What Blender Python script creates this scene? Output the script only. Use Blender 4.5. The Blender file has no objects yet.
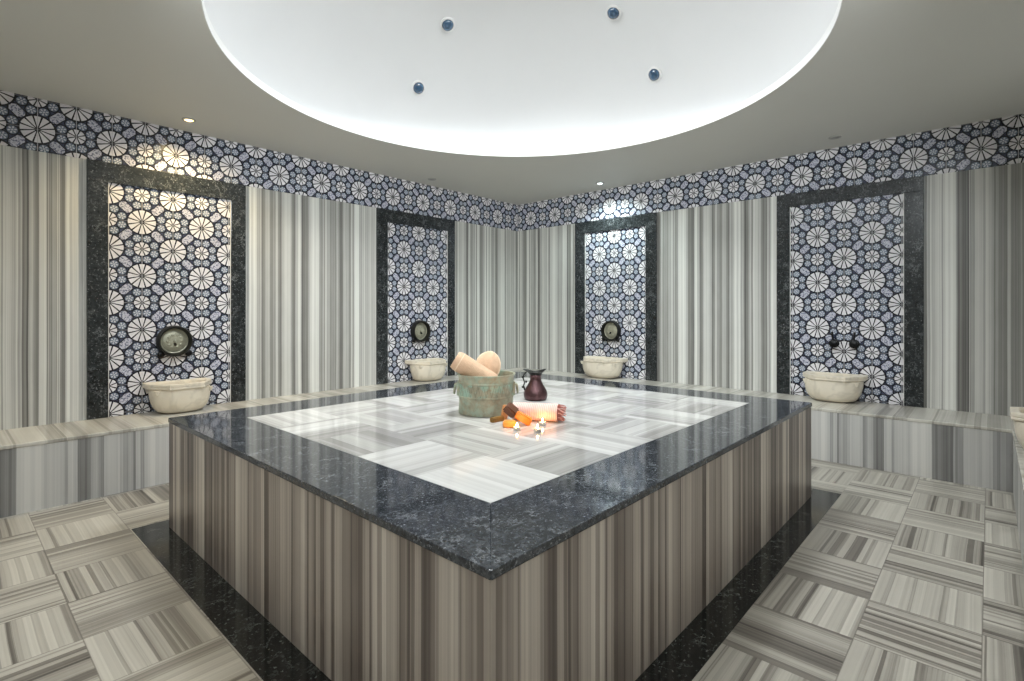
import bpy, bmesh, math, random
from mathutils import Vector, Matrix
random.seed(7)
PI = math.pi
C = bpy.context.scene.collection
S = bpy.context.scene

# ------------------------------------------------------------------ dimensions (metres)
XW, YW = 5.129, 4.579            # right wall plane, left wall plane
XB, YF = -0.62, -0.55            # walls behind the camera
ZC = 2.528                       # ceiling
ZF = 2.185                       # underside of the tiled frieze
ZB = 0.397                       # bench top
BL, BR, BF = 4.034, 4.550, -0.111  # bench fronts: left, right, near
PX0, PX1, PY0, PY1, ZP = 0.814, 3.6285, 0.806, 3.211, 0.579   # platform
IX0, IX1, IY0, IY1 = 1.099, 3.3606, 1.090, 2.909              # pale field of its top
DX, DY, DR = 2.302, 2.044, 1.615   # dome
T = 0.196                        # wall tile

# ------------------------------------------------------------------ node helper
class NT:
    def __init__(s, name):
        s.m = bpy.data.materials.new(name); s.m.use_nodes = True
        s.t = s.m.node_tree; s.n = s.t.nodes; s.l = s.t.links
        s.b = next(x for x in s.n if x.type == 'BSDF_PRINCIPLED')
    def new(s, kind, **kw):
        n = s.n.new(kind)
        for k, v in kw.items(): setattr(n, k, v)
        return n
    def put(s, sock, v):
        if isinstance(v, bpy.types.NodeSocket): s.l.new(v, sock)
        elif isinstance(v, (tuple, list)):
            sock.default_value = (*v, 1)[:len(sock.default_value)] if len(v) == 3 else v
        else: sock.default_value = v
    def math(s, op, a, b=0.0, c=0.0, clamp=False):
        n = s.new('ShaderNodeMath', operation=op, use_clamp=clamp)
        s.put(n.inputs[0], a); s.put(n.inputs[1], b); s.put(n.inputs[2], c)
        return n.outputs[0]
    def add(s, a, b): return s.math('ADD', a, b)
    def sub(s, a, b): return s.math('SUBTRACT', a, b)
    def mul(s, a, b): return s.math('MULTIPLY', a, b)
    def mx(s, a, b): return s.math('MAXIMUM', a, b)
    def mn(s, a, b): return s.math('MINIMUM', a, b)
    def lt(s, a, b): return s.math('LESS_THAN', a, b)
    def gt(s, a, b): return s.math('GREATER_THAN', a, b)
    def ab(s, a): return s.math('ABSOLUTE', a)
    def hyp(s, a, b): return s.math('SQRT', s.add(s.mul(a, a), s.mul(b, b)))
    def mixf(s, f, a, b): return s.add(a, s.mul(f, s.sub(b, a)))
    def mix(s, f, a, b):
        n = s.new('ShaderNodeMix', data_type='RGBA')
        s.put(n.inputs[0], f); s.put(n.inputs[6], a); s.put(n.inputs[7], b)
        return n.outputs[2]
    def uv(s):
        n = s.new('ShaderNodeUVMap'); n.uv_map = 'UVMap'
        x = s.new('ShaderNodeSeparateXYZ'); s.l.new(n.outputs[0], x.inputs[0])
        return n.outputs[0], x.outputs[0], x.outputs[1]
    def obj(s): return s.new('ShaderNodeTexCoord').outputs['Object']
    def xyz(s, x, y, z=0.0):
        n = s.new('ShaderNodeCombineXYZ')
        s.put(n.inputs[0], x); s.put(n.inputs[1], y); s.put(n.inputs[2], z)
        return n.outputs[0]
    def noise(s, vec, scale, detail=2.0, rough=.5, dist=0.0):
        n = s.new('ShaderNodeTexNoise'); s.put(n.inputs['Vector'], vec)
        n.inputs['Scale'].default_value = scale; n.inputs['Detail'].default_value = detail
        n.inputs['Roughness'].default_value = rough; n.inputs['Distortion'].default_value = dist
        return n.outputs['Fac']
    def noise1(s, w, detail=2.0):
        n = s.new('ShaderNodeTexNoise', noise_dimensions='1D'); s.put(n.inputs['W'], w)
        n.inputs['Scale'].default_value = 1; n.inputs['Detail'].default_value = detail
        return n.outputs['Fac']
    def vor1(s, w, out='Color'):
        n = s.new('ShaderNodeTexVoronoi', voronoi_dimensions='1D'); s.put(n.inputs['W'], w)
        n.inputs['Scale'].default_value = 1
        if out == 'Color':
            x = s.new('ShaderNodeSeparateColor'); s.l.new(n.outputs['Color'], x.inputs[0]); return x.outputs[0]
        return n.outputs[out]
    def wn(s, vec):
        n = s.new('ShaderNodeTexWhiteNoise', noise_dimensions='2D'); s.put(n.inputs['Vector'], vec)
        return n.outputs['Value']
    def ramp(s, f, stops):
        n = s.new('ShaderNodeValToRGB'); s.put(n.inputs[0], f)
        e = n.color_ramp.elements
        while len(e) < len(stops): e.new(.5)
        for i, (p, c) in enumerate(stops): e[i].position = p; e[i].color = (*c, 1)
        return n.outputs[0]
    def bump(s, h, strength=.3, dist=.01):
        n = s.new('ShaderNodeBump'); s.put(n.inputs['Height'], h)
        n.inputs['Strength'].default_value = strength; n.inputs['Distance'].default_value = dist
        s.l.new(n.outputs[0], s.b.inputs['Normal'])
    def done(s, col=None, rough=.5, metal=0.0, spec=None):
        if col is not None: s.put(s.b.inputs['Base Color'], col)
        s.put(s.b.inputs['Roughness'], rough); s.put(s.b.inputs['Metallic'], metal)
        if spec is not None: s.put(s.b.inputs['Specular IOR Level'], spec)
        return s.m

def rgb(r, g, b):
    f = lambda c: (c/255/12.92) if c <= 10 else ((c/255+.055)/1.055)**2.4
    return (f(r), f(g), f(b))

# ------------------------------------------------------------------ materials
GREY = [(.0, rgb(98, 96, 93)), (.28, rgb(146, 145, 140)), (.52, rgb(192, 191, 186)), (.78, rgb(217, 216, 210)), (1, rgb(230, 230, 224))]
BENCH = [(.0, rgb(102, 101, 100)), (.3, rgb(148, 147, 145)), (.55, rgb(188, 187, 184)), (1, rgb(216, 214, 209))]
TAUPE = [(.0, rgb(78, 68, 62)), (.28, rgb(122, 110, 102)), (.55, rgb(172, 160, 149)), (.8, rgb(202, 191, 179)), (1, rgb(220, 210, 198))]
FLOOR = [(.0, rgb(82, 77, 71)), (.3, rgb(130, 124, 115)), (.55, rgb(174, 169, 158)), (1, rgb(204, 199, 187))]
TOPS = [(.0, rgb(120, 116, 108)), (.3, rgb(160, 156, 147)), (.55, rgb(196, 192, 182)), (1, rgb(220, 216, 206))]
FIELD = [(.0, rgb(128, 125, 122)), (.3, rgb(170, 168, 165)), (.55, rgb(203, 201, 198)), (.8, rgb(226, 225, 222)), (1, rgb(238, 237, 234))]

def stripes(n, u, v, broad, fine, wob=.012, con=1.6, line=.22, seed=0.0, w=(.34, .22, .18, .30)):
    """1-D banding across u that wavers slowly along v"""
    d = n.noise(n.xyz(n.mul(u, 2.0), n.mul(v, .6)), 1.5, 2)
    u = n.add(n.add(u, n.mul(n.sub(d, .5), wob)), seed)
    a = n.vor1(n.mul(u, broad)); b = n.vor1(n.add(n.mul(u, fine), 31.7)); c = n.noise1(n.mul(u, fine*2.2), 3)
    soft = n.noise1(n.add(n.mul(u, broad*.9), 11.3), 2)
    val = n.add(n.add(n.mul(a, w[0]), n.mul(b, w[1])), n.add(n.mul(c, w[2]), n.mul(soft, w[3])))
    val = n.add(n.mul(n.sub(val, .52), con), .56)
    edge = n.vor1(n.add(n.mul(u, broad*1.3), 71.2), 'Distance'); pick = n.gt(n.vor1(n.add(n.mul(u, broad*1.3), 71.2)), .5)
    ln = n.mul(n.lt(edge, .06), pick)
    val = n.sub(val, n.mul(ln, line))
    mott = n.noise(n.xyz(n.mul(u, 18), n.mul(v, 4)), 1, 4)
    return n.add(val, n.mul(n.sub(mott, .5), .12))

def marble_stripes(name, pal, broad=16, fine=55, rough=.28, **kw):
    n = NT(name); _, u, v = n.uv()
    return n.done(n.ramp(stripes(n, u, v, broad, fine, **kw), pal), rough)

def parquet(name, pal, tx, ty, parity=0, broad=11, fine=45, rough=.3, grout=(.16, .14, .12), gw=.004, **kw):
    n = NT(name); _, u, v = n.uv()
    iu = n.math('FLOOR', n.math('DIVIDE', u, tx)); iv = n.math('FLOOR', n.math('DIVIDE', v, ty))
    par = n.math('FLOORED_MODULO', n.add(n.add(iu, iv), parity), 2)
    r = n.wn(n.xyz(iu, iv))
    s1 = n.mixf(par, u, v); s2 = n.mixf(par, v, u)
    s1 = n.add(s1, n.mul(r, 37.0))
    val = stripes(n, s1, s2, broad, fine, .03, **kw)
    val = n.add(val, n.mul(n.sub(n.wn(n.xyz(iv, iu)), .5), .16))
    col = n.ramp(val, pal)
    fu = n.ab(n.sub(n.sub(u, n.mul(iu, tx)), tx/2)); fv = n.ab(n.sub(n.sub(v, n.mul(iv, ty)), ty/2))
    g = n.mx(n.gt(fu, tx/2-gw/2), n.gt(fv, ty/2-gw/2))
    return n.done(n.mix(n.mul(g, .6), col, grout), rough)

def black_marble(name, base, mid, vein, rough=.1, spec=.5, grain=20):
    n = NT(name); o = n.obj()
    cl = n.math('MULTIPLY', n.sub(n.noise(o, grain, 8, .72, .1), .36), 3.0, clamp=True)
    col = n.mix(cl, base, mid)
    a = n.noise(o, 9, 9, .7, .15)
    v1 = n.math('SUBTRACT', 1, n.mul(n.ab(n.sub(a, .5)), 60), clamp=True)
    mask = n.math('MULTIPLY', n.sub(n.noise(o, 11, 3), .47), 6, clamp=True)
    col = n.mix(n.mul(n.mul(v1, mask), .55), col, vein)
    fl = n.math('MULTIPLY', n.sub(n.noise(o, grain*1.9, 5, .7, .2), .585), 11, clamp=True)
    col = n.mix(n.mul(fl, .7), col, vein)
    return n.done(col, rough, spec=spec)

def iznik(name):
    """blue and white star tiles: one tile square in the uv unit, large rosettes at even corners"""
    n = NT(name); _, u, v = n.uv()
    a = n.math('PINGPONG', n.add(u, 100), 1); b = n.math('PINGPONG', n.add(v, 100), 1)
    f = n.gt(n.add(a, b), 1)
    a2 = n.mixf(f, a, n.sub(1, b)); b2 = n.mixf(f, b, n.sub(1, a))
    x = n.mx(a2, b2); y = n.mn(a2, b2)
    NAVY = (.007, .008, .018); GROUND = (.050, .058, .095)
    WHITE = (.74, .72, .74)
    mott = n.noise(n.xyz(n.mul(u, 1), n.mul(v, 1)), 17, 2, .6)
    dots = n.math('MULTIPLY', n.sub(mott, .43), 14, clamp=True)
    big = n.noise(n.xyz(u, v), .45, 1)
    tint = n.mix(big, (.15, .17, .25), (.15, .20, .24))
    lav = n.mix(dots, (.13, .14, .21), (.56, .56, .64))
    col = GROUND
    # flowered octagons round the small rosette
    dx, dy = n.sub(x, .612), n.sub(y, .158)
    dd = n.hyp(dx, dy); flw = n.math('ARCTAN2', dy, dx)
    col = n.mix(n.lt(dd, .168), col, NAVY)
    pet = n.lt(n.ab(n.sub(dd, .078)), n.add(.012, n.mul(n.math('SINE', n.mul(flw, 6)), .030)))
    disc = n.mix(n.mx(pet, n.lt(dd, .026)), tint, (.60, .61, .66))
    col = n.mix(n.lt(dd, .134), col, disc)
    # long hexagon between large rosettes
    s = n.ab(n.mul(n.sub(n.add(x, y), 1), .7071)); t = n.ab(n.mul(n.sub(x, y), .7071))
    hx = n.mx(n.mul(t, 2.04), n.add(s, n.mul(t, .92)))
    col = n.mix(n.lt(hx, .326), col, NAVY)
    col = n.mix(n.lt(hx, .268), col, lav)
    # small rosette
    x1 = n.sub(x, 1); rs = n.hyp(x1, y); an = n.math('ARCTAN2', y, n.mul(x1, -1))
    col = n.mix(n.lt(rs, .28), col, NAVY)
    sp = n.mul(n.ab(n.math('SINE', n.mul(n.sub(an, PI/8), 4))), n.mul(rs, .25))
    col = n.mix(n.mul(n.lt(rs, .246), n.gt(sp, n.add(.010, n.mul(rs, .045)))), col, WHITE)
    # large rosette
    rb = n.hyp(x, y); ab = n.math('ARCTAN2', y, x)
    col = n.mix(n.lt(rb, .490), col, NAVY)
    sp = n.mul(n.ab(n.math('SINE', n.mul(n.sub(ab, PI/12), 6))), n.mul(rb, 1/6))
    col = n.mix(n.mul(n.lt(rb, .438), n.gt(sp, n.add(.010, n.mul(rb, .032)))), col, WHITE)
    # grout
    gu = n.ab(n.sub(n.math('FRACT', n.add(u, 100.5)), .5)); gv = n.ab(n.sub(n.math('FRACT', n.add(v, 100.5)), .5))
    col = n.mix(n.mul(n.mx(n.lt(gu, .011), n.mul(n.lt(gv, .008), .6)), .75), col, (.55, .54, .54))
    return n.done(col, .22)

def plain(name, col, rough=.5, metal=0.0, var=.12, scale=12, bump=0, spec=None):
    n = NT(name); o = n.obj()
    f = n.noise(o, scale, 4)
    lo = tuple(c*(1-var) for c in col); hi = tuple(min(1, c*(1+var)) for c in col)
    if bump: n.bump(n.noise(o, scale*4, 4), bump)
    return n.done(n.mix(f, lo, hi), rough, metal, spec)

def glow(name, col, power):
    n = NT(name); n.b.inputs['Emission Color'].default_value = (*col, 1)
    n.b.inputs['Emission Strength'].default_value = power
    return n.done(col, .5)

M = {}
M['wall'] = marble_stripes('striped_wall_marble', GREY, 11, 58, .42, con=2.1, line=.22, w=(.24, .26, .22, .30))
M['bench'] = marble_stripes('striped_bench_marble', BENCH, 7, 36, .35, con=1.7, line=.14, w=(.34, .18, .16, .36))
M['benchtop'] = marble_stripes('striped_bench_top', TOPS, 7, 30, .25, con=1.3, line=.1, seed=3.3)
M['side'] = marble_stripes('striped_platform_marble', TAUPE, 8, 40, .3, con=1.95, line=.26, seed=5.1, w=(.30, .24, .22, .30))
M['floor'] = parquet('striped_floor_tiles', FLOOR, .3335, .3335, 0, 8, 44, con=1.45, line=.22, w=(.24, .28, .26, .26))
M['field'] = parquet('pale_striped_tiles', FIELD, .3405, .364, 0, 6, 32, .09, (.55, .54, .52), .002, con=1.25, line=.06)
M['slab'] = black_marble('black_marble_slab', (.013, .016, .021), (.090, .098, .112), (.42, .44, .47), .07, .6, 58)
M['frame'] = black_marble('black_marble_frame', (.006, .008, .009), (.032, .037, .039), (.36, .38, .39), .22, .5, 40)
M['strip'] = black_marble('black_marble_border', (.004, .005, .005), (.018, .020, .018), (.22, .23, .21), .12, .5, 34)
M['tile'] = iznik('blue_star_tiles')
M['plaster'] = plain('white_dome_plaster', (.80, .805, .81), .7, var=.03, scale=2.5)
M['rim'] = plain('white_rim_paint', (.88, .88, .87), .5, var=.01)
M['ceiling'] = plain('grey_ceiling_paint', rgb(216, 215, 209), .55, var=.02, scale=2)
M['trim'] = plain('white_edge_trim', (.72, .70, .68), .35, var=.05)

def stone():
    n = NT('cream_basin_marble'); o = n.obj()
    w = n.noise(o, 2.6, 4, .5, .8)
    v = n.math('SUBTRACT', 1, n.mul(n.ab(n.sub(w, .5)), 26), clamp=True)
    c = n.mix(n.noise(o, 9, 4), rgb(216, 204, 184), rgb(237, 229, 213))
    return n.done(n.mix(n.mul(v, .22), c, rgb(150, 142, 128)), .3)
M['stone'] = stone()

def verdigris():
    n = NT('verdigris_copper'); o = n.obj(); _, u, v = n.uv()
    a = n.noise(o, 17, 7, .7)
    g = n.math('MULTIPLY', n.sub(a, .44), 7, clamp=True)
    base = n.mix(n.noise(o, 30, 4), rgb(118, 116, 98), rgb(206, 198, 172))
    green = n.mix(n.noise(o, 22, 3), rgb(118, 168, 150), rgb(200, 224, 208))
    zz = n.ab(n.sub(n.math('PINGPONG', n.mul(u, 2), .5), n.mul(n.math('FRACT', n.mul(v, 1)), .5)))
    inb = n.mul(n.gt(v, 4.0), n.lt(v, 5.0))
    eng = n.mul(n.lt(zz, .07), inb)
    gg = n.mul(g, n.mixf(inb, .45, .9))
    col = n.mix(gg, base, green)
    col = n.mix(n.mul(eng, .28), col, rgb(82, 84, 70))
    n.bump(n.sub(n.noise(o, 45, 4), n.mul(eng, .6)), .35, .004)
    return n.done(col, .5, .35)
M['verdigris'] = verdigris()
M['coppery'] = plain('dark_copper', rgb(92, 66, 68), .34, .75, .35, 25, .25)
M['bronze'] = plain('dark_bronze', (.018, .018, .015), .45, .5, .4, 30, .2)
M['medal'] = plain('aged_bronze_relief', rgb(172, 170, 150), .42, .5, .3, 35, .25)
M['black'] = plain('black_metal', (.012, .012, .013), .35, .6, .2, 20)
M['loofah'] = plain('beige_loofah_cloth', rgb(222, 186, 155), .9, 0, .12, 40, .5)
M['loofah_seam'] = plain('pale_loofah_seam', rgb(240, 214, 186), .9, 0, .08, 40)
M['soap_brown'] = plain('brown_soap', rgb(104, 68, 48), .5, 0, .25, 40, .2)
M['soap_olive'] = plain('olive_soap', rgb(150, 110, 48), .5, 0, .2, 40, .2)
M['soap_orange'] = plain('orange_soap', rgb(246, 140, 36), .35, 0, .12, 30, .1)
M['soap_amber'] = plain('amber_soap', rgb(240, 168, 80), .4, 0, .12, 30, .1)
M['soap_tan'] = plain('tan_soap', rgb(226, 160, 104), .45, 0, .15, 30, .1)
M['candle_cup'] = plain('candle_cup_metal', (.62, .61, .58), .3, .8, .05)
M['wax'] = plain('candle_wax', (.85, .80, .68), .5, 0, .04)
M['flame'] = glow('candle_flame', (1.0, .50, .16), 150)
M['fringe'] = plain('rose_fringe', rgb(186, 112, 100), .95, 0, .3, 60)
M['glass'] = None

def towel():
    n = NT('pink_striped_towel'); _, u, v = n.uv()
    st = n.math('FRACT', n.mul(u, 105))
    a = n.lt(st, .4)
    c = n.mix(n.noise1(n.mul(u, 30)), rgb(246, 206, 196), rgb(250, 226, 216))
    c = n.mix(n.mul(a, .42), c, rgb(232, 138, 122))
    n.bump(n.math('SINE', n.mul(u, 105*2*PI)), .25, .003)
    return n.done(c, .92)
M['towel'] = towel()

def eye_glass():
    n = NT('blue_dome_glass'); n.b.inputs['Coat Weight'].default_value = 1
    return n.done(n.mix(n.noise(n.obj(), 14, 3), (.008, .022, .05), (.03, .12, .24)), .06, 0, .8)
M['glass'] = eye_glass()
M['added_strip'] = glow('added_led_strip', (.90, .965, 1.0), .75)  # glow of the added strip behind the dome rim
M['added_lamp'] = glow('added_dome_lamp_glow', (.95, .985, 1.0), 17)  # glow of the added lamp at the dome top
M['warm_lens'] = glow('warm_lamp_lens', (1.0, .76, .36), 4)
M['cool_lens'] = glow('cool_lamp_lens', (.86, 1.0, .98), 5)
M['dead_lens'] = plain('unlit_lamp_lens', (.30, .30, .29), .3, var=.05)
M['lamp_ring'] = plain('grey_lamp_ring', (.45, .44, .42), .4, .2, .05)

# ------------------------------------------------------------------ mesh helpers
def finish(name, bm, mat, parent=None, smooth=None, bevel=0, uvfix=True):
    if 'UVMap' not in bm.loops.layers.uv: bm.loops.layers.uv.new('UVMap')
    bmesh.ops.recalc_face_normals(bm, faces=bm.faces)
    me = bpy.data.meshes.new(name); bm.to_mesh(me); bm.free()
    me.materials.append(mat)
    if smooth is not None:
        for p in me.polygons: p.use_smooth = True
        me.set_sharp_from_angle(angle=math.radians(smooth))
    o = bpy.data.objects.new(name, me); C.objects.link(o)
    if parent: o.parent = parent
    if bevel:
        b = o.modifiers.new('bevel', 'BEVEL'); b.width = bevel; b.segments = 2; b.limit_method = 'ANGLE'
    return o

def box_uv(bm, faces, off=(0, 0, 0)):
    """metre uv per face: x along the run, y up (or across for level faces)"""
    l = bm.loops.layers.uv.get('UVMap') or bm.loops.layers.uv.new('UVMap')
    for f in faces:
        n = f.normal
        for lp in f.loops:
            p = lp.vert.co
            if abs(n.z) > .7: q = (p.x+off[0], p.y+off[1])
            elif abs(n.y) > abs(n.x): q = (p.x+off[0], p.z+off[2])
            else: q = (p.y+off[1], p.z+off[2])
            lp[l].uv = q

def box(bm, x0, x1, y0, y1, z0, z1):
    v = [bm.verts.new(p) for p in ((x0,y0,z0),(x1,y0,z0),(x1,y1,z0),(x0,y1,z0),(x0,y0,z1),(x1,y0,z1),(x1,y1,z1),(x0,y1,z1))]
    fs = [bm.faces.new([v[i] for i in q]) for q in ((0,3,2,1),(4,5,6,7),(0,1,5,4),(1,2,6,5),(2,3,7,6),(3,0,4,7))]
    for f in fs: f.normal_update()
    return fs

def box_obj(name, mat, dims, parent=None, bevel=0, off=(0,0,0)):
    bm = bmesh.new(); fs = box(bm, *dims); box_uv(bm, fs, off)
    return finish(name, bm, mat, parent, bevel=bevel)

def quad(bm, pts, uvs):
    l = bm.loops.layers.uv.get('UVMap') or bm.loops.layers.uv.new('UVMap')
    f = bm.faces.new([bm.verts.new(p) for p in pts])
    for lp, q in zip(f.loops, uvs): lp[l].uv = q
    return f

def lathe(bm, prof, seg=48, centre=(0,0,0), m=None, close=False, uvs=None):
    l = bm.loops.layers.uv.get('UVMap') or bm.loops.layers.uv.new('UVMap')
    rings = []
    for r, z in prof:
        ring = []
        for k in range(seg):
            a = 2*PI*k/seg
            p = Vector((r*math.cos(a), r*math.sin(a), z))
            if m: p = m @ p
            ring.append(bm.verts.new(p+Vector(centre)))
        rings.append(ring)
    n = len(rings)
    for i in range(n if close else n-1):
        A, B = rings[i], rings[(i+1) % n]
        for k in range(seg):
            k2 = (k+1) % seg
            f = bm.faces.new((A[k], A[k2], B[k2], B[k]))
            va = i if uvs is None else uvs[i]; vb = i+1 if uvs is None else uvs[(i+1) % n]
            for lp, q in zip(f.loops, ((k/seg*16, va), ((k+1)/seg*16, va), ((k+1)/seg*16, vb), (k/seg*16, vb))): lp[l].uv = q
    if not close:
        for ring in (rings[0], rings[-1]):
            try: bm.faces.new(ring)
            except ValueError: pass
    return rings

def tube(bm, pts, r, seg=8, cap=True):
    pts = [Vector(p) for p in pts]; rings = []
    up = Vector((0, 0, 1))
    rr = r if isinstance(r, (list, tuple)) else [r]*len(pts)
    prev = None
    for i, p in enumerate(pts):
        d = (pts[min(i+1, len(pts)-1)]-pts[max(i-1, 0)]).normalized()
        if prev is None: s = d.cross(up if abs(d.z) < .9 else Vector((1, 0, 0))).normalized()
        else: s = (prev-d*prev.dot(d)).normalized()
        prev = s; t = d.cross(s)
        rings.append([bm.verts.new(p+(s*math.cos(2*PI*k/seg)+t*math.sin(2*PI*k/seg))*rr[i]) for k in range(seg)])
    for A, B in zip(rings, rings[1:]):
        for k in range(seg): bm.faces.new((A[k], A[(k+1) % seg], B[(k+1) % seg], B[k]))
    if cap: bm.faces.new(rings[0]); bm.faces.new(rings[-1])

def thing(name, label, cat, loc=(0,0,0), rotz=0, group=None):
    o = bpy.data.objects.new(name, None); C.objects.link(o); o.empty_display_size = .1
    o.location = loc; o.rotation_euler = (0, 0, rotz)
    o['label'] = label; o['category'] = cat
    if group: o['group'] = group
    return o
def tag(o, label, cat, group=None):
    o['label'] = label; o['category'] = cat
    if group: o['group'] = group
    return o
def struct(o): o['kind'] = 'structure'; return o
def dup(root, loc, rotz, label):
    r = root.copy(); C.objects.link(r); r.location = loc; r.rotation_euler = (0, 0, rotz); r['label'] = label
    for ch in list(root.children):
        c = ch.copy(); C.objects.link(c); c.parent = r
        for g in list(ch.children):
            d = g.copy(); C.objects.link(d); d.parent = c
    return r

# ------------------------------------------------------------------ the shell
TH = .12
bm = bmesh.new()
def fq(x0, x1, y0, y1, ou, ov): quad(bm, [(x0,y0,0),(x1,y0,0),(x1,y1,0),(x0,y1,0)], [(x0+ou,y0+ov),(x1+ou,y0+ov),(x1+ou,y1+ov),(x0+ou,y1+ov)])
UL = (-.003-.3335, -.003); UR = (-.154, -.018)
fq(XB, XW, YF, .684, *UR); fq(XB, .676, .684, YW, *UL); fq(.676, XW, .684, YW, *UL)
bmesh.ops.remove_doubles(bm, verts=bm.verts, dist=1e-4)
r = bmesh.ops.extrude_face_region(bm, geom=list(bm.faces))
bmesh.ops.translate(bm, verts=[v for v in r['geom'] if isinstance(v, bmesh.types.BMVert)], vec=(0, 0, -TH))
struct(finish('floor', bm, M['floor']))

def wall(name, dims): return struct(box_obj(name, M['wall'], dims))
wall('wall_left', (XB-TH, XW+TH, YW, YW+TH, 0, ZC))
wall('wall_right', (XW, XW+TH, YF, YW, 0, ZC))
wall('wall_front', (XB-TH, XW+TH, YF-TH, YF, 0, ZC))
wall('wall_back', (XB-TH, XB, YF, YW, 0, ZC))

# tiled frieze (tile units in the uv): large rosettes sit at x = .428 + .392 k, height 2.325
def tiles(name, axis, a0, a1, z0, z1, plane, ph_a, ph_z, sgn, parent=None, thick=.006):
    bm = bmesh.new()
    l = bm.loops.layers.uv.new('UVMap')
    fs = box(bm, a0, a1, plane-thick, plane, z0, z1) if axis == 'x' else box(bm, plane-thick, plane, a0, a1, z0, z1)
    for f in fs:
        for lp in f.loops:
            p = lp.vert.co; a = p.x if axis == 'x' else p.y
            lp[l].uv = ((a-ph_a)/T, (p.z-ph_z)/T)
    return finish(name, bm, M['tile'], parent)
struct(tiles('trim_1', 'x', XB, XW-.006, ZF, ZC, YW, .428, 2.325, 1))
struct(tiles('trim_2', 'y', YF, YW, ZF, ZC, XW, .044, 2.328, 1))

# ceiling with a round opening
bm = bmesh.new(); seg = 96
cx0, cx1, cy0, cy1 = XB-TH, XW+TH, YF-TH, YW+TH
inner = [(DX+DR*math.cos(2*PI*k/seg), DY+DR*math.sin(2*PI*k/seg)) for k in range(seg)]
def hit(k):
    c, s = math.cos(2*PI*k/seg), math.sin(2*PI*k/seg); t = 1e9
    if c > 1e-9: t = min(t, (cx1-DX)/c)
    if c < -1e-9: t = min(t, (cx0-DX)/c)
    if s > 1e-9: t = min(t, (cy1-DY)/s)
    if s < -1e-9: t = min(t, (cy0-DY)/s)
    return (DX+c*t, DY+s*t)
def ann(z, outer):
    a = [bm.verts.new((*p, z)) for p in inner]; b = [bm.verts.new((*p, z)) for p in outer]; return a, b
outer = [hit(k) for k in range(seg)]
a0, b0 = ann(ZC, outer); a1, b1 = ann(ZC+.014, outer)
for k in range(seg):
    j = (k+1) % seg
    for q in ((a0[k], a0[j], b0[j], b0[k]), (a1[k], b1[k], b1[j], a1[j]), (a0[k], a1[k], a1[j], a0[j]), (b0[k], b0[j], b1[j], b1[k])): bm.faces.new(q)
for (px, py) in ((cx0, cy0), (cx1, cy0), (cx1, cy1), (cx0, cy1)):
    ks = sorted(range(seg), key=lambda k: (outer[k][0]-px)**2+(outer[k][1]-py)**2)[:2]
    k, j = sorted(ks); 
    if j-k > 2: k, j = j, k
    for b, z in ((b0, ZC), (b1, ZC+.014)):
        bm.faces.new((b[k], b[j], bm.verts.new((px, py, z))))
struct(finish('ceiling', bm, M['ceiling']))

# dome rim ring, added ledge to hide the light strip, and the dome shell
LIP = .045; DR2 = 1.80; HD = 1.20; ZD = ZC+.062
bm = bmesh.new()
lathe(bm, [(DR-.004, ZC-.001), (DR-.004, ZC+LIP), (DR+.03, ZC+LIP), (DR+.03, ZC+.02), (DR2+.07, ZC+.02), (DR2+.07, ZC+.016), (DR, ZC+.016), (DR, ZC-.001)], 128, (DX, DY, 0), close=True)
rimo = struct(finish('trim_3', bm, M['rim'], smooth=30))
bm = bmesh.new(); prof = []
prof.append((DR2, ZC+.021))
for i in range(0, 33):
    e = PI/2*i/33; prof.append((DR2*math.cos(e), ZD+HD*math.sin(e)))
back = [(r+.06, z+.06) for r, z in prof]
lathe(bm, prof + [(.02, ZD+HD), (.02, ZD+HD+.06)] + back[::-1], 128, (DX, DY, 0), close=True)
struct(finish('trim_4', bm, M['plaster'], smooth=40))
# added light strip on the ledge, out of view, to brighten the dome
bm = bmesh.new()
rc = DR+.075
lathe(bm, [(rc-.012, ZC+.021), (rc-.012, ZC+.033), (rc+.012, ZC+.033), (rc+.012, ZC+.021)], 128, (DX, DY, 0), close=True)
tag(finish('added_strip_light', bm, M['added_strip'], smooth=30), 'added cool white light strip hidden behind the dome rim', 'light')

# ------------------------------------------------------------------ camera
cam = bpy.data.cameras.new('camera'); co = bpy.data.objects.new('camera', cam); C.objects.link(co)
YAW = .7402
co.location = (0, 0, 1.15); co.rotation_euler = (PI/2, 0, YAW-PI/2)
cam.sensor_fit = 'HORIZONTAL'; cam.sensor_width = 36; cam.lens = 522.4/1024*36
cam.shift_y = (310.0-340.5)/1024; cam.clip_start = .02
S.camera = co
FW = Vector((math.cos(YAW), math.sin(YAW), 0)); RT = Vector((math.sin(YAW), -math.cos(YAW), 0))

# ------------------------------------------------------------------ dome eyes (glass bosses)
def eye(p, nrm, label):
    q = nrm.to_track_quat('Z', 'Y').to_matrix().to_4x4()
    t = thing('dome_eye', label, 'glass light', p, 0, 'glass eyes set in the dome')
    b = bmesh.new(); lathe(b, [(.062, -.012), (.062, .006), (.048, .008), (.046, -.012)], 28, m=q, close=True)
    finish('socket_ring', b, M['rim'], t, 40)
    b = bmesh.new(); lathe(b, [(.047, -.004)]+[(.047*math.cos(a), .004+.030*math.sin(a)) for a in [PI/2*i/7 for i in range(7)]]+[(.001, .034)], 24, m=q)
    finish('glass_boss', b, M['glass'], t, 60)
    return t
def dome_pt(el, az):
    p = Vector((DX+DR2*math.cos(el)*math.cos(az), DY+DR2*math.cos(el)*math.sin(az), ZD+HD*math.sin(el)))
    n = Vector((math.cos(el)*math.cos(az)/DR2, math.cos(el)*math.sin(az)/DR2, math.sin(el)/HD)).normalized()
    return p-n*.004, -n
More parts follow.
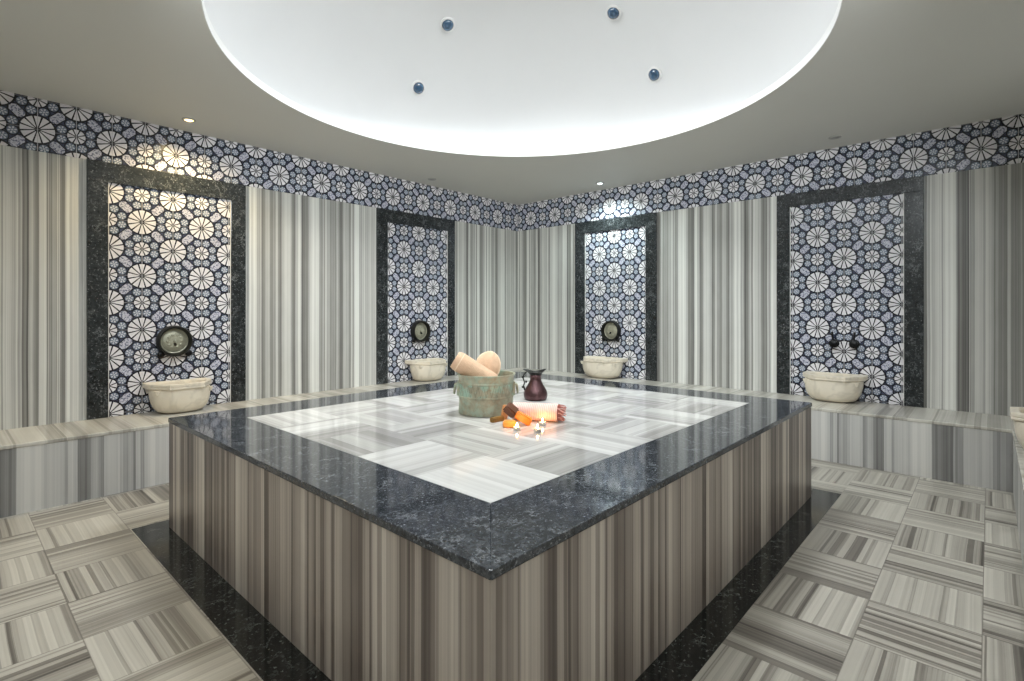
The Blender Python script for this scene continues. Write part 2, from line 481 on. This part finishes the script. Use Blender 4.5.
def cast(px, py):
    d = FW+RT*((px-512)/522.4)+Vector((0, 0, -(py-310)/522.4)); o = Vector((-DX, -DY, 1.15-ZD))
    s = Vector((1/DR2, 1/DR2, 1/HD)); o2 = Vector([a*b for a, b in zip(o, s)]); d2 = Vector([a*b for a, b in zip(d, s)])
    A, B, c = d2.dot(d2), o2.dot(d2), o2.dot(o2)-1
    t = (-B+math.sqrt(B*B-A*c))/A; q = o2+d2*t
    return math.asin(q.z), math.atan2(q.y, q.x)
seen = [((447.6, 24.6), 'bright glass eye high on the left of the dome'), ((418.3, 87.8), 'dark glass eye low on the left of the dome'),
        ((613.5, 12.5), 'blue glass eye high on the right of the dome'), ((654.5, 74.5), 'dark glass eye low on the right of the dome')]
for (px, py), lab in seen:
    el, az = cast(px, py); p, n = dome_pt(el, az); eye(p, n, lab)

# ------------------------------------------------------------------ tiled niches with black marble surrounds
def niche(axis, a0, a1, o0, o1, ztop, ph, phz, label):
    t = thing('tiled_niche', label, 'tile panel', group='tiled niches with black marble frames')
    plane = (YW if axis == 'x' else XW)-.002
    th = .022
    def bx(name, mat, s0, s1, z0, z1, th, bev=0):
        d = (s0, s1, plane-th, plane, z0, z1) if axis == 'x' else (plane-th, plane, s0, s1, z0, z1)
        return box_obj(name, mat, d, t, bev)
    tiles('tile_panel', axis, a0, a1, ZB+.001, ztop, plane, ph, phz, 1, t, .008)
    bx('jamb', M['frame'], o0, a0-.005, ZB+.001, ztop+.0, th, .003)
    bx('jamb', M['frame'], a1+.005, o1, ZB+.001, ztop+.0, th, .003)
    bx('lintel', M['frame'], o0, o1, ztop, ZF-.001, th, .003)
    bx('edge_trim', M['trim'], a0-.005, a0, ZB+.001, ztop, .013)
    bx('edge_trim', M['trim'], a1, a1+.005, ZB+.001, ztop, .013)
    return t
niche('x', .800, 1.593, .678, 1.712, 2.045, 1.191, 1.595, 'large tiled niche on the left wall under the warm lamp')
niche('x', 3.104, 3.903, 2.973, 4.012, 2.05, 3.504, 1.595, 'tiled niche on the left wall nearest the room corner')
niche('y', 2.730, 3.505, 2.600, 3.648, 2.05, 3.118, 1.595, 'tiled niche on the right wall under the cool white lamp')
niche('y', .499, 1.308, .372, 1.420, 2.07, .900, 1.586, 'tiled niche on the right wall with two bare black taps')

# ------------------------------------------------------------------ benches
def bench(label, body, top, across=False):
    t = thing('marble_bench', label, 'bench')
    box_obj('front_panel', M['bench'], body, t)
    tp = box_obj('bench_top', M['benchtop'], top, t, .004)
    if across:                                # the stripes always cross the bench
        for p in tp.data.polygons:
            if abs(p.normal.z) > .7:
                for li in p.loop_indices:
                    q = tp.data.uv_layers['UVMap'].data[li]; q.uv = (q.uv[1], q.uv[0])
    return t
zt = ZB-.022
bench('low striped marble bench along the left wall', (XB+.002, BR-.0055, BL, YW-.002, 0, zt), (XB+.002, BR-.0055, BL-.004, YW-.002, zt, ZB))
bench('low striped marble bench along the right wall', (BR, XW-.002, YF+.002, YW-.002, 0, zt), (BR-.004, XW-.002, YF+.002, YW-.002, zt, ZB), True)
bench('low striped marble bench at the right edge of the photo', (XB+.002, BR-.0055, YF+.002, BF, 0, zt), (XB+.002, BR-.0055, YF+.002, BF+.004, zt, ZB))

# ------------------------------------------------------------------ platform
pl = thing('heated_platform', 'large square marble platform in the middle with black border', 'platform', ((PX0+PX1)/2, (PY0+PY1)/2, 0))
ctr = Vector(pl.location)
def pbox(name, mat, d, bev=0):
    o = box_obj(name, mat, d, pl, bev); o.matrix_parent_inverse = Matrix.Translation(-ctr); return o
pz = ZP-.024; e = .004; w = .03
pbox('side_panel', M['side'], (PX0+e, PX0+e+w, PY0+e, PY1-e, 0, pz))
pbox('side_panel', M['side'], (PX1-e-w, PX1-e, PY0+e, PY1-e, 0, pz))
pbox('side_panel', M['side'], (PX0+e+w, PX1-e-w, PY0+e, PY0+e+w, 0, pz))
pbox('side_panel', M['side'], (PX0+e+w, PX1-e-w, PY1-e-w, PY1-e, 0, pz))
def mitre(pts):
    bm = bmesh.new(); a = [bm.verts.new((*p, pz)) for p in pts]; b = [bm.verts.new((*p, ZP)) for p in pts]
    bm.faces.new(a[::-1]); bm.faces.new(b)
    for i in range(4): bm.faces.new((a[i], a[(i+1) % 4], b[(i+1) % 4], b[i]))
    o = finish('border_slab', bm, M['slab'], pl, bevel=.003); o.matrix_parent_inverse = Matrix.Translation(-ctr)
O = [(PX0, PY0), (PX1, PY0), (PX1, PY1), (PX0, PY1)]; Q = [(IX0, IY0), (IX1, IY0), (IX1, IY1), (IX0, IY1)]
for i in range(4): mitre([O[i], O[(i+1) % 4], Q[(i+1) % 4], Q[i]])
o = box_obj('tiled_field', M['field'], (IX0, IX1, IY0, IY1, pz, ZP), pl, 0, (-IX0, -IY0, 0)); o.matrix_parent_inverse = Matrix.Translation(-ctr)
# black border let into the floor along the platform
bm = bmesh.new()
G0, G1 = .676, .681
P = [(G0, 3.32), (G0, G1), (3.79, G1), (3.79, PY0+.03), (PX0+.03, PY0+.03), (PX0+.03, 3.32)]
f = bm.faces.new([bm.verts.new((*p, .0015)) for p in P])
r = bmesh.ops.extrude_face_region(bm, geom=[f]); bmesh.ops.translate(bm, verts=[v for v in r['geom'] if isinstance(v, bmesh.types.BMVert)], vec=(0, 0, -.02))
struct(finish('trim_5', bm, M['strip']))

# ------------------------------------------------------------------ basins (back at local y=0, front towards -y)
def plan(hw, fr, bk, blend, n=64):
    poly = [(-hw, bk), (-hw, fr*.42), (-hw*.52, fr), (hw*.52, fr), (hw, fr*.42), (hw, bk)]
    seg = []; tot = 0
    for i in range(6):
        a, b = Vector(poly[i]), Vector(poly[(i+1) % 6]); L = (b-a).length; seg.append((a, b, L)); tot += L
    out = []
    for k in range(n):
        s = tot*k/n
        for a, b, L in seg:
            if s <= L: p = a+(b-a)*(s/L); break
            s -= L
        cy = (fr+bk)/2; d = Vector((p.x/hw, (p.y-cy)/((bk-fr)/2))); m = max(d.length, 1e-6)
        # superellipse radius
        c, sn = abs(d.x/m), abs(d.y/m); rr = (c**2.6+sn**2.6)**(-1/2.6)
        q = Vector((d.x/m*rr*hw, cy+d.y/m*rr*(bk-fr)/2))
        out.append(p*(1-blend)+q*blend)
    return out
def loft(bm, rings, cap0=True, cap1=True, close=False):
    R = [[bm.verts.new((p.x, p.y, z)) for p in pts] for pts, z in rings]
    n = len(R[0]); 
    for i in range(len(R) if close else len(R)-1):
        A, B = R[i], R[(i+1) % len(R)]
        for k in range(n): bm.faces.new((A[k], A[(k+1) % n], B[(k+1) % n], B[k]))
    if cap0: bm.faces.new(R[0])
    if cap1: bm.faces.new(R[-1])
BW, BD, BH = .212, .30, .222
def make_basin(label, loc, rotz):
    t = thing('marble_basin', label, 'basin', loc, rotz, 'marble wash basins on the benches')
    bm = bmesh.new()
    rings = []
    for i in range(11):                       # outer bowl, foot to rim
        u = i/10; q = (1-(1-min(1, u*1.0))**2.2)**.5; s = .52+.46*q
        rings.append((plan(BW*s*.95, -BD*(.68+.28*q), -.004, 1-.35*u), .0+u*(BH-.045)))
    for i in range(9):                        # cavity
        u = i/8; s = math.cos(u*PI/2*.86)
        rings.append((plan(BW*.80*s**.5, -BD*.5-BD*.37*s**.5, -BD*.5+BD*.37*s**.5, .8), BH-.042-u*.11))
    loft(bm, rings); finish('bowl', bm, M['stone'], t, 35)
    bm = bmesh.new(); zr = BH-.045
    loft(bm, [(plan(BW*.93, -BD*.955, -.002, .1), zr), (plan(BW*1.0, -BD*1.0, -.002, .05), zr+.010), (plan(BW*1.0, -BD*1.0, -.002, .05), zr+.018),
              (plan(BW*.985, -BD*.985, -.004, .05), zr+.022), (plan(BW*1.0, -BD*1.0, -.002, .05), zr+.026), (plan(BW*1.0, -BD, -.002, .05), BH-.003),
              (plan(BW*.985, -BD*.985, -.004, .05), BH), (plan(BW*.84, -BD*.89, -BD*.10, .6), BH), (plan(BW*.80, -BD*.87, -BD*.13, .8), BH-.008), (plan(BW*.79, -BD*.86, -BD*.14, .8), zr)], False, False, True)
    finish('rim', bm, M['stone'], t, 30)
    for s in (-1, 1):                         # the lugs under the chamfered corners
        bm = bmesh.new(); a = Vector((s*BW*.80, -BD*.74, 0))
        m = Matrix.Rotation(s*PI*.30, 4, 'Z')
        lathe(bm, [(.001, zr-.034), (.010, zr-.031), (.017, zr-.016), (.020, zr+.001)], 16, a)
        finish('lug', bm, M['stone'], t, 40)
    return t
b0 = make_basin('marble basin on the left bench at the big niche, closest to the left edge', (1.205, YW-.012, ZB), 0)
dup(b0, (3.525, YW-.012, ZB), 0, 'cream marble basin on the left bench behind the bucket, by the corner')
b3 = dup(b0, (XW-.012, 3.190, ZB), -PI/2, 'cream marble basin on the right bench behind the copper jug')
b3.scale = (1.2, 1, 1)
b4 = dup(b0, (XW-.012, .955, ZB), -PI/2, 'veined marble basin on the right bench below two black taps')
b4.scale = (1.07, 1, 1)
b5 = dup(b0, (3.86, YF+.10, ZB), PI, 'marble basin cut off by the right edge of the photo')
b5.location.y = BF+.028-BD

# ------------------------------------------------------------------ taps
def wall_tap(label, y, z, s=1.25, stem=.10, lean=1):
    t = thing('basin_tap', label, 'tap', (XW-.0115, y, z), -PI/2, 'black taps on the tiles')
    bm = bmesh.new(); R = Matrix.Rotation(PI/2, 4, 'X')
    lathe(bm, [(.030*s, .0), (.030*s, .006), (.014*s, .010), (.014*s, .030), (.024*s, .034), (.026*s, .052), (.018*s, .060), (.001, .062)], 20, m=R)
    finish('valve', bm, M['black'], t, 40)
    bm = bmesh.new(); tube(bm, [(0, -.044, .01), (lean*.004, -.044, stem*.6), (lean*.008, -.046, stem)], [.0085, .007, .009], 10)
    finish('lever', bm, M['black'], t, 40)
def make_spout(label, loc, rotz):
    t = thing('fountain_head', label, 'tap', loc, rotz, 'round bronze fountain heads on the tiles')
    R = Matrix.Rotation(PI/2, 4, 'X')          # lathe axis -> local -y (out of the wall)
    bm = bmesh.new()
    lathe(bm, [(.118, 0), (.119, .012), (.114, .050), (.110, .060), (.102, .060), (.097, .050), (.094, .0)], 44, m=R, close=True)
    finish('collar', bm, M['bronze'], t, 40)
    bm = bmesh.new()
    lathe(bm, [(.095, .0), (.095, .012), (.090, .018), (.084, .015), (.078, .020), (.050, .026), (.028, .028), (.001, .030)], 40, m=R)
    md = finish('medallion', bm, M['medal'], t, 40)
    def lump(x, z, r, hgt, nm, sx=1, sz=1):
        bm = bmesh.new(); bmesh.ops.create_uvsphere(bm, u_segments=16, v_segments=10, radius=r)
        for v in bm.verts: v.co = Vector((v.co.x*sx+x, v.co.y*hgt-.022, v.co.z*sz+z))
        return bm
    bm = lump(0, -.002, .013, 1.5, '', .9, 1.3); finish('boss', bm, M['medal'], md, 50)
    for k in range(10):
        aa = 2*PI*k/10
        bm = lump(.046*math.cos(aa), .046*math.sin(aa), .012, .7, '', 1, 1); finish('petal', bm, M['medal'], md, 50)
    bm = bmesh.new(); tube(bm, [(0, -.02, -.016), (0, -.036, -.020), (0, -.044, -.030)], [.010, .009, .009], 12); finish('spout', bm, M['bronze'], md, 50)
    for k in (-1, 1):
        bm = bmesh.new(); lathe(bm, [(.014, 0), (.014, .015), (.024, .020), (.025, .034), (.018, .040), (.001, .042)], 20, (k*.090, 0, -.094), R)
        finish('tap_handle', bm, M['black'], t, 40)
    return t
ZM = .915
f0 = make_spout('round bronze fountain head above the basin of the big left niche', (1.196, YW-.0115, ZM), 0)
dup(f0, (3.508, YW-.0115, ZM+.007), 0, 'round bronze fountain head in the left wall niche nearest the corner')
dup(f0, (XW-.0115, 3.145, ZM), -PI/2, 'round bronze fountain head in the niche under the cool lamp')
wall_tap('left one of two small black taps above the right-hand basin', .970, .868, lean=-1)
wall_tap('right one of two small black taps above the right-hand basin', .824, .868)

# ------------------------------------------------------------------ downlights
def downlight(label, x, y, lens, lit=None, watt=0, col=(1, 1, 1), aim=None, spread=150):
    t = thing('downlight', label, 'ceiling light', (x, y, ZC), 0, 'small round ceiling spotlights')
    bm = bmesh.new(); lathe(bm, [(.045, 0), (.045, -.004), (.040, -.008), (.030, -.008), (.028, .0)], 32, close=True)
    finish('trim_ring', bm, M['lamp_ring'], t, 40)
    bm = bmesh.new(); lathe(bm, [(.028, -.001), (.028, -.006), (.016, -.011), (.001, -.012)], 28)
    finish('lens', bm, lens, t, 50)
    if watt:
        ld = bpy.data.lights.new('spot', 'SPOT'); ld.energy = watt; ld.color = col; ld.spot_size = math.radians(spread); ld.spot_blend = .9; ld.shadow_soft_size = .03
        lo = bpy.data.objects.new('lamp', ld); C.objects.link(lo); lo.parent = t; lo.location = (0, 0, -.05)
        if aim: lo.rotation_euler = (Vector(aim)-Vector((x, y, ZC))).to_track_quat('-Z', 'Y').to_euler()
    return t
downlight('lit warm yellow spotlight in the ceiling over the left niche', 1.214, 4.274, M['warm_lens'], 1, 50, (1, .78, .42))
downlight('unlit ceiling spotlight over the left niche by the corner', 3.49, 4.327, M['dead_lens'])
downlight('lit cool white spotlight in the ceiling over the right wall', 4.829, 3.118, M['cool_lens'], 1, 56, (.84, 1, .98))
downlight('unlit ceiling spotlight above the niche with bare taps', 4.807, .907, M['dead_lens'])

# added unseen spotlights and a dome-top lamp, put in to brighten the room
for lab, x, y in (('added spotlight over the near wall, left of three', .6, YF+.32), ('added spotlight over the near wall, middle of three', 2.2, YF+.32), ('added spotlight over the near wall, right of three', 3.8, YF+.32),
                  ('added spotlight over the wall behind the viewer, farthest from the left wall', XB+.32, 1.0), ('added spotlight over the wall behind the viewer, middle one', XB+.32, 2.2), ('added spotlight over the wall behind the viewer, by the left wall', XB+.32, 3.4)):
    downlight(lab, x, y, M['cool_lens'], 1, 22, (.92, .975, 1))  # added fill spots behind the camera, for bounce light
for lab, x, y, aim in (('added tilted spotlight washing the left wall, from beside the dome', .25, 1.0, (3.0, YW, 1.35)), ('added tilted spotlight washing the left wall, farther one', .20, 1.9, (4.2, YW, 1.45)),
                       ('added tilted spotlight washing the right wall, from beside the dome', .9, .15, (XW, 3.5, 1.45)), ('added tilted spotlight washing the right wall, farther one', 1.9, .10, (XW, 2.4, 1.35))):
    downlight(lab, x, y, M['cool_lens'], 1, 112, (.90, .97, 1), aim, 84)  # added wall washers, out of view, to lift the far walls
t = thing('added_dome_lamp', 'added round frosted lamp at the top of the dome, out of view', 'light', (DX, DY, ZD+HD-.05))  # added lamp above the view, to light platform and dome
bm = bmesh.new(); lathe(bm, [(.50, -.10), (.52, -.10), (.53, .0), (.50, .0)], 48, close=True); finish('added_lamp_ring', bm, M['rim'], t, 40)
bm = bmesh.new(); lathe(bm, [(.498, -.07), (.498, -.088), (.30, -.098), (.001, -.10)], 48); finish('added_lamp_glass', bm, M['added_lamp'], t, 40)
ld = bpy.data.lights.new('added_dome_beam', 'SPOT'); ld.energy = 165; ld.color = (.93, .98, 1); ld.spot_size = math.radians(112); ld.spot_blend = .35; ld.shadow_soft_size = .32  # added downward beam, lights the platform and spares the dome
lo = bpy.data.objects.new('added_dome_beam', ld); C.objects.link(lo); lo.parent = t; lo.location = (0, 0, -.13)

# ------------------------------------------------------------------ things on the platform
def place(px, py, z=ZP):
    d = FW+RT*((px-512)/522.4)+Vector((0, 0, -(py-310)/522.4)); t = (z-1.15)/d.z
    return Vector((0, 0, 1.15))+d*t

# bucket
bx_, by_ = 2.060, 2.078
FACE = math.atan2(-by_, -bx_)          # direction towards the viewer
t = thing('copper_bucket', 'wide verdigris copper bucket with two handles on the platform', 'bucket', (bx_, by_, ZP), FACE)
bm = bmesh.new()
prof = [(.140, .0, 0), (.147, .004, .5), (.146, .020, 1), (.144, .060, 2), (.145, .086, 3), (.149, .090, 3.4), (.149, .096, 3.7), (.145, .100, 4.0), (.143, .130, 4.5), (.145, .160, 5.0),
        (.149, .163, 5.2), (.149, .168, 5.4), (.146, .172, 5.6), (.148, .196, 6), (.154, .204, 6.4), (.157, .210, 6.6), (.155, .213, 6.8), (.146, .211, 7), (.140, .195, 7.3), (.137, .10, 7.6), (.134, .012, 8), (.001, .010, 8.3)]
lathe(bm, [(r*1.045, z*1.03) for r, z, _ in prof], 64, uvs=[q for *_, q in prof])
finish('body', bm, M['verdigris'], t, 40)
for s in (-1, 1):
    bm = bmesh.new()
    y0, y1 = sorted((s*.146, s*.162))
    box(bm, -.026, .026, y0, y1, .098, .172)
    tube(bm, [(-.020, s*.158, .160), (-.024, s*.171, .156), (-.020, s*.176, .122), (0, s*.177, .108), (.020, s*.176, .122), (.024, s*.171, .156), (.020, s*.158, .160)], .0065, 10)
    h = finish('handle', bm, M['verdigris'], t, 45)
# two loofahs in the bucket
L0 = Vector((bx_, by_, ZP))
side = RT; away = FW
def local_mesh(name, bm, mat, label, cat, smooth=40): return tag(finish(name, bm, mat, None, smooth), label, cat)
a = L0+side*.012-away*.045+Vector((0, 0, .190)); b = L0-side*.140-away*.05+Vector((0, 0, .282))
bm = bmesh.new(); ax = (b-a).normalized(); pts = [a-ax*.05+ax*((b-a).length+.085)*k/14 for k in range(15)]
tube(bm, pts, [.034, .047, .050, .050, .050, .050, .051, .051, .052, .053, .054, .055, .055, .054, .048], 24)
roll = local_mesh('loofah_roll', bm, M['loofah'], 'beige rolled loofah leaning out of the bucket to the left', 'loofah', 50)
bm = bmesh.new(); lathe(bm, [(.051, 0), (.056, .003), (.056, .007), (.051, .010)], 28, (0, 0, 0), close=True)
q = ax.to_track_quat('Z', 'Y').to_matrix().to_4x4(); bm.transform(Matrix.Translation(pts[12]) @ q)
finish('end_seam', bm, M['loofah_seam'], roll, 50)
c = L0+side*.008+away*.060+Vector((0, 0, .252))
nrm = (FW*-.92+side*-.25+Vector((0, 0, .28))).normalized(); q = nrm.to_track_quat('Z', 'Y').to_matrix().to_4x4()
bm = bmesh.new(); bmesh.ops.create_uvsphere(bm, u_segments=32, v_segments=18, radius=1)
for v in bm.verts: v.co = Vector((v.co.x*.070, v.co.y*.082, v.co.z*.028+.006*math.sin(v.co.x*5)))
bm.transform(Matrix.Translation(c) @ q)
pad = local_mesh('loofah_mitt', bm, M['loofah'], 'round beige loofah mitt standing upright in the bucket', 'loofah', 60)
bm = bmesh.new(); ring = [Vector((.071*math.cos(k*2*PI/48), .083*math.sin(k*2*PI/48), .006*math.sin(5*math.cos(k*2*PI/48)))) for k in range(49)]
tube(bm, ring, .0042, 8, False); bm.transform(Matrix.Translation(c) @ q); finish('edge_seam', bm, M['loofah_seam'], pad, 50)

# ewer
jp = Vector((2.56, 2.135, ZP))
t = thing('copper_ewer', 'dark copper jug with flared lip behind the rolled towel', 'jug', jp, YAW-PI/2)   # local x = right, y = away
bm = bmesh.new()
jprof = [(.060, 0), (.068, .004), (.074, .018), (.076, .034), (.073, .052), (.064, .072), (.052, .092), (.042, .110), (.036, .126), (.0345, .142), (.036, .152), (.038, .156), (.036, .160)]
lathe(bm, jprof, 48); finish('body', bm, M['coppery'], t, 50)
bm = bmesh.new(); seg = 48; rows = []
for i, (r, z) in enumerate([(.036, .158), (.046, .172), (.060, .184), (.058, .187), (.043, .174), (.030, .158)]):
    row = []
    for k in range(seg):
        aa = 2*PI*k/seg; far = max(0, (r-.036)/.024)
        rr = r*(1+.12*far*math.cos(2*aa)+.25*far*max(0, math.cos(aa-PI))**3); zz = z+.010*far*math.cos(2*aa)
        row.append(bm.verts.new((rr*math.cos(aa), rr*math.sin(aa), zz)))
    rows.append(row)
for i in range(5):
    for k in range(seg): bm.faces.new((rows[i][k], rows[i][(k+1) % seg], rows[i+1][(k+1) % seg], rows[i+1][k]))
bm.faces.new(rows[-1])
finish('lip', bm, M['bronze'], t, 50)
bm = bmesh.new(); hp = [Vector((-.058, -.005, .178)), Vector((-.075, -.008, .160)), Vector((-.079, -.010, .135)), Vector((-.070, -.010, .112)), Vector((-.076, -.01, .09)), Vector((-.070, -.008, .066)), Vector((-.064, -.004, .056))]
tube(bm, hp, [.004, .0045, .0045, .004, .0045, .005, .005], 8)
hd = finish('handle', bm, M['bronze'], t, 50)
for p in (hp[2]+Vector((-.004, 0, .01)), hp[3]+Vector((.010, 0, .004)), hp[4]+Vector((-.006, 0, -.008))):
    bm = bmesh.new(); bmesh.ops.create_uvsphere(bm, u_segments=10, v_segments=8, radius=.0075); bmesh.ops.translate(bm, verts=bm.verts, vec=p)
    finish('bead', bm, M['bronze'], hd, 60)

# rolled towel, its axis running left to right and slightly towards the viewer
ta, tb = place(520, 419.5), place(557, 421.5)
axis = (tb-ta).normalized(); mid = (ta+tb)/2+Vector((0, 0, 0)); TR = .048
t = thing('rolled_towel', 'rolled pink striped towel with fringe lying on the platform', 'towel', (mid.x, mid.y, ZP), math.atan2(axis.y, axis.x))
bm = bmesh.new(); l = bm.loops.layers.uv.new('UVMap'); TL = .235; seg = 40; nL = 24
rows = []
for i in range(nL+1):
    x = -TL*.56+TL*i/nL; row = []
    for k in range(seg):
        aa = 2*PI*k/seg; r = TR*(1+.012*math.sin(i*1.9+aa*2)); flat = .93
        row.append(bm.verts.new((x, r*math.cos(aa)*1.04, TR*flat+r*math.sin(aa)*flat)))
    rows.append(row)
for i in range(nL):
    for k in range(seg):
        f = bm.faces.new((rows[i][k], rows[i][(k+1) % seg], rows[i+1][(k+1) % seg], rows[i+1][k]))
        for lp in f.loops: lp[l].uv = (lp.vert.co.x, lp.vert.co.z)
for row in (rows[0], rows[-1]): bm.faces.new(row)
finish('cloth', bm, M['towel'], t, 60)
xe = TL*.44
bm = bmesh.new(); sp = []
for k in range(70):
    aa = k/69*2*PI*3.2; r = .006+.039*k/69; sp.append((xe+.001, r*math.cos(aa), TR*.93+r*math.sin(aa)*.93))
tube(bm, sp, .0036, 6); finish('rolled_edge', bm, M['fringe'], t, 60)
rnd = random.Random(3)
for k in range(26):
    aa = 2*PI*k/26+.1; r = TR*(.55+.38*rnd.random()); p = Vector((xe, r*math.cos(aa), TR*.93+r*math.sin(aa)*.93))
    e1 = p+Vector((.014+.012*rnd.random(), .006*rnd.uniform(-1, 1), -.008*rnd.random())); e2 = e1+Vector((.010+.012*rnd.random(), .008*rnd.uniform(-1, 1), -.012*rnd.random()))
    e2.z = max(e2.z, .004); e1.z = max(e1.z, .004)
    bm = bmesh.new(); tube(bm, [p, e1, e2], [.0032, .0026, .0016], 6); finish('tassel', bm, M['fringe'] if k % 3 else M['towel'], t, 60)

# soaps
def soap(label, mat, loc, dims, rot, group='soap bars beside the bucket'):
    bm = bmesh.new(); bmesh.ops.create_cube(bm, size=1)
    for v in bm.verts: v.co = Vector((v.co.x*dims[0], v.co.y*dims[1], v.co.z*dims[2]))
    bmesh.ops.bevel(bm, geom=list(bm.edges), offset=min(dims)*.16, segments=3, affect='EDGES')
    R = Matrix.Rotation(rot[2], 4, 'Z') @ Matrix.Rotation(rot[1], 4, 'Y') @ Matrix.Rotation(rot[0], 4, 'X')
    bm.transform(R)
    lowest = min(v.co.z for v in bm.verts)
    o = finish('soap_bar', bm, mat, None, 40); o.location = (loc[0], loc[1], loc[2]-lowest)
    return tag(o, label, 'soap', group)
A0 = YAW-PI/2
p = place(497, 421.5); soap('olive brown soap stick lying left of the candles', M['soap_olive'], p, (.080, .028, .024), (0, 0, A0+.75))
p = place(509.5, 427); soap('flat amber soap block beside the leftmost candle', M['soap_amber'], p, (.062, .044, .032), (0, 0, A0-.15))
p = place(523.5, 425); soap('bright orange soap bar leaning in front of the towel', M['soap_orange'], p, (.086, .046, .038), (0, .50, A0-.12))
p = place(505, 419); soap('tan soap bar standing behind the brown soap', M['soap_tan'], p, (.032, .028, .072), (0, .2, A0+.4))
p = place(511, 422.5); soap('dark brown soap block propped on top of the soap heap', M['soap_brown'], p+Vector((0, 0, .024)), (.066, .056, .044), (.45, .70, A0-.1))

# tealights
def candle(label, px, py, lit=True):
    p = place(px, py)
    t = thing('tealight_candle', label, 'candle', p, 0, 'lit tealights on the platform')
    bm = bmesh.new(); lathe(bm, [(.0165, 0), (.0175, .002), (.0175, .014), (.0182, .015), (.0165, .015), (.0162, .004), (.001, .003)], 24)
    finish('cup', bm, M['candle_cup'], t, 40)
    bm = bmesh.new(); lathe(bm, [(.0161, .0035), (.0161, .0115), (.004, .0105), (.001, .0105)], 24); w = finish('wax', bm, M['wax'], t, 40)
    bm = bmesh.new(); tube(bm, [(0, 0, .010), (0, .0003, .0165)], .0009, 6); finish('wick', bm, M['black'], t)
    if lit:
        bm = bmesh.new(); lathe(bm, [(.001, .0150), (.0036, .0175), (.0046, .0215), (.0036, .0265), (.0018, .0315), (.0003, .0350)], 14)
        finish('flame', bm, M['flame'], t, 60)
candle('lit tealight candle touching the amber soap', 517, 430)
candle('tealight candle standing nearest the viewer, right of the soaps', 537.5, 431.5)
candle('lit tealight candle in front of the rolled towel', 542.5, 425)

# ------------------------------------------------------------------ look
S.view_settings.view_transform = 'Standard'; S.view_settings.look = 'None'
S.view_settings.gamma = 1; S.view_settings.use_curve_mapping = False
S.view_settings.exposure = 0.1
w = bpy.data.worlds.new('world'); S.world = w; w.use_nodes = True
w.node_tree.nodes['Background'].inputs[0].default_value = (.02, .02, .02, 1)
S.cycles.use_denoising = True
S.cycles.max_bounces = 10; S.cycles.diffuse_bounces = 7; S.cycles.glossy_bounces = 4
S.cycles.sample_clamp_indirect = 6
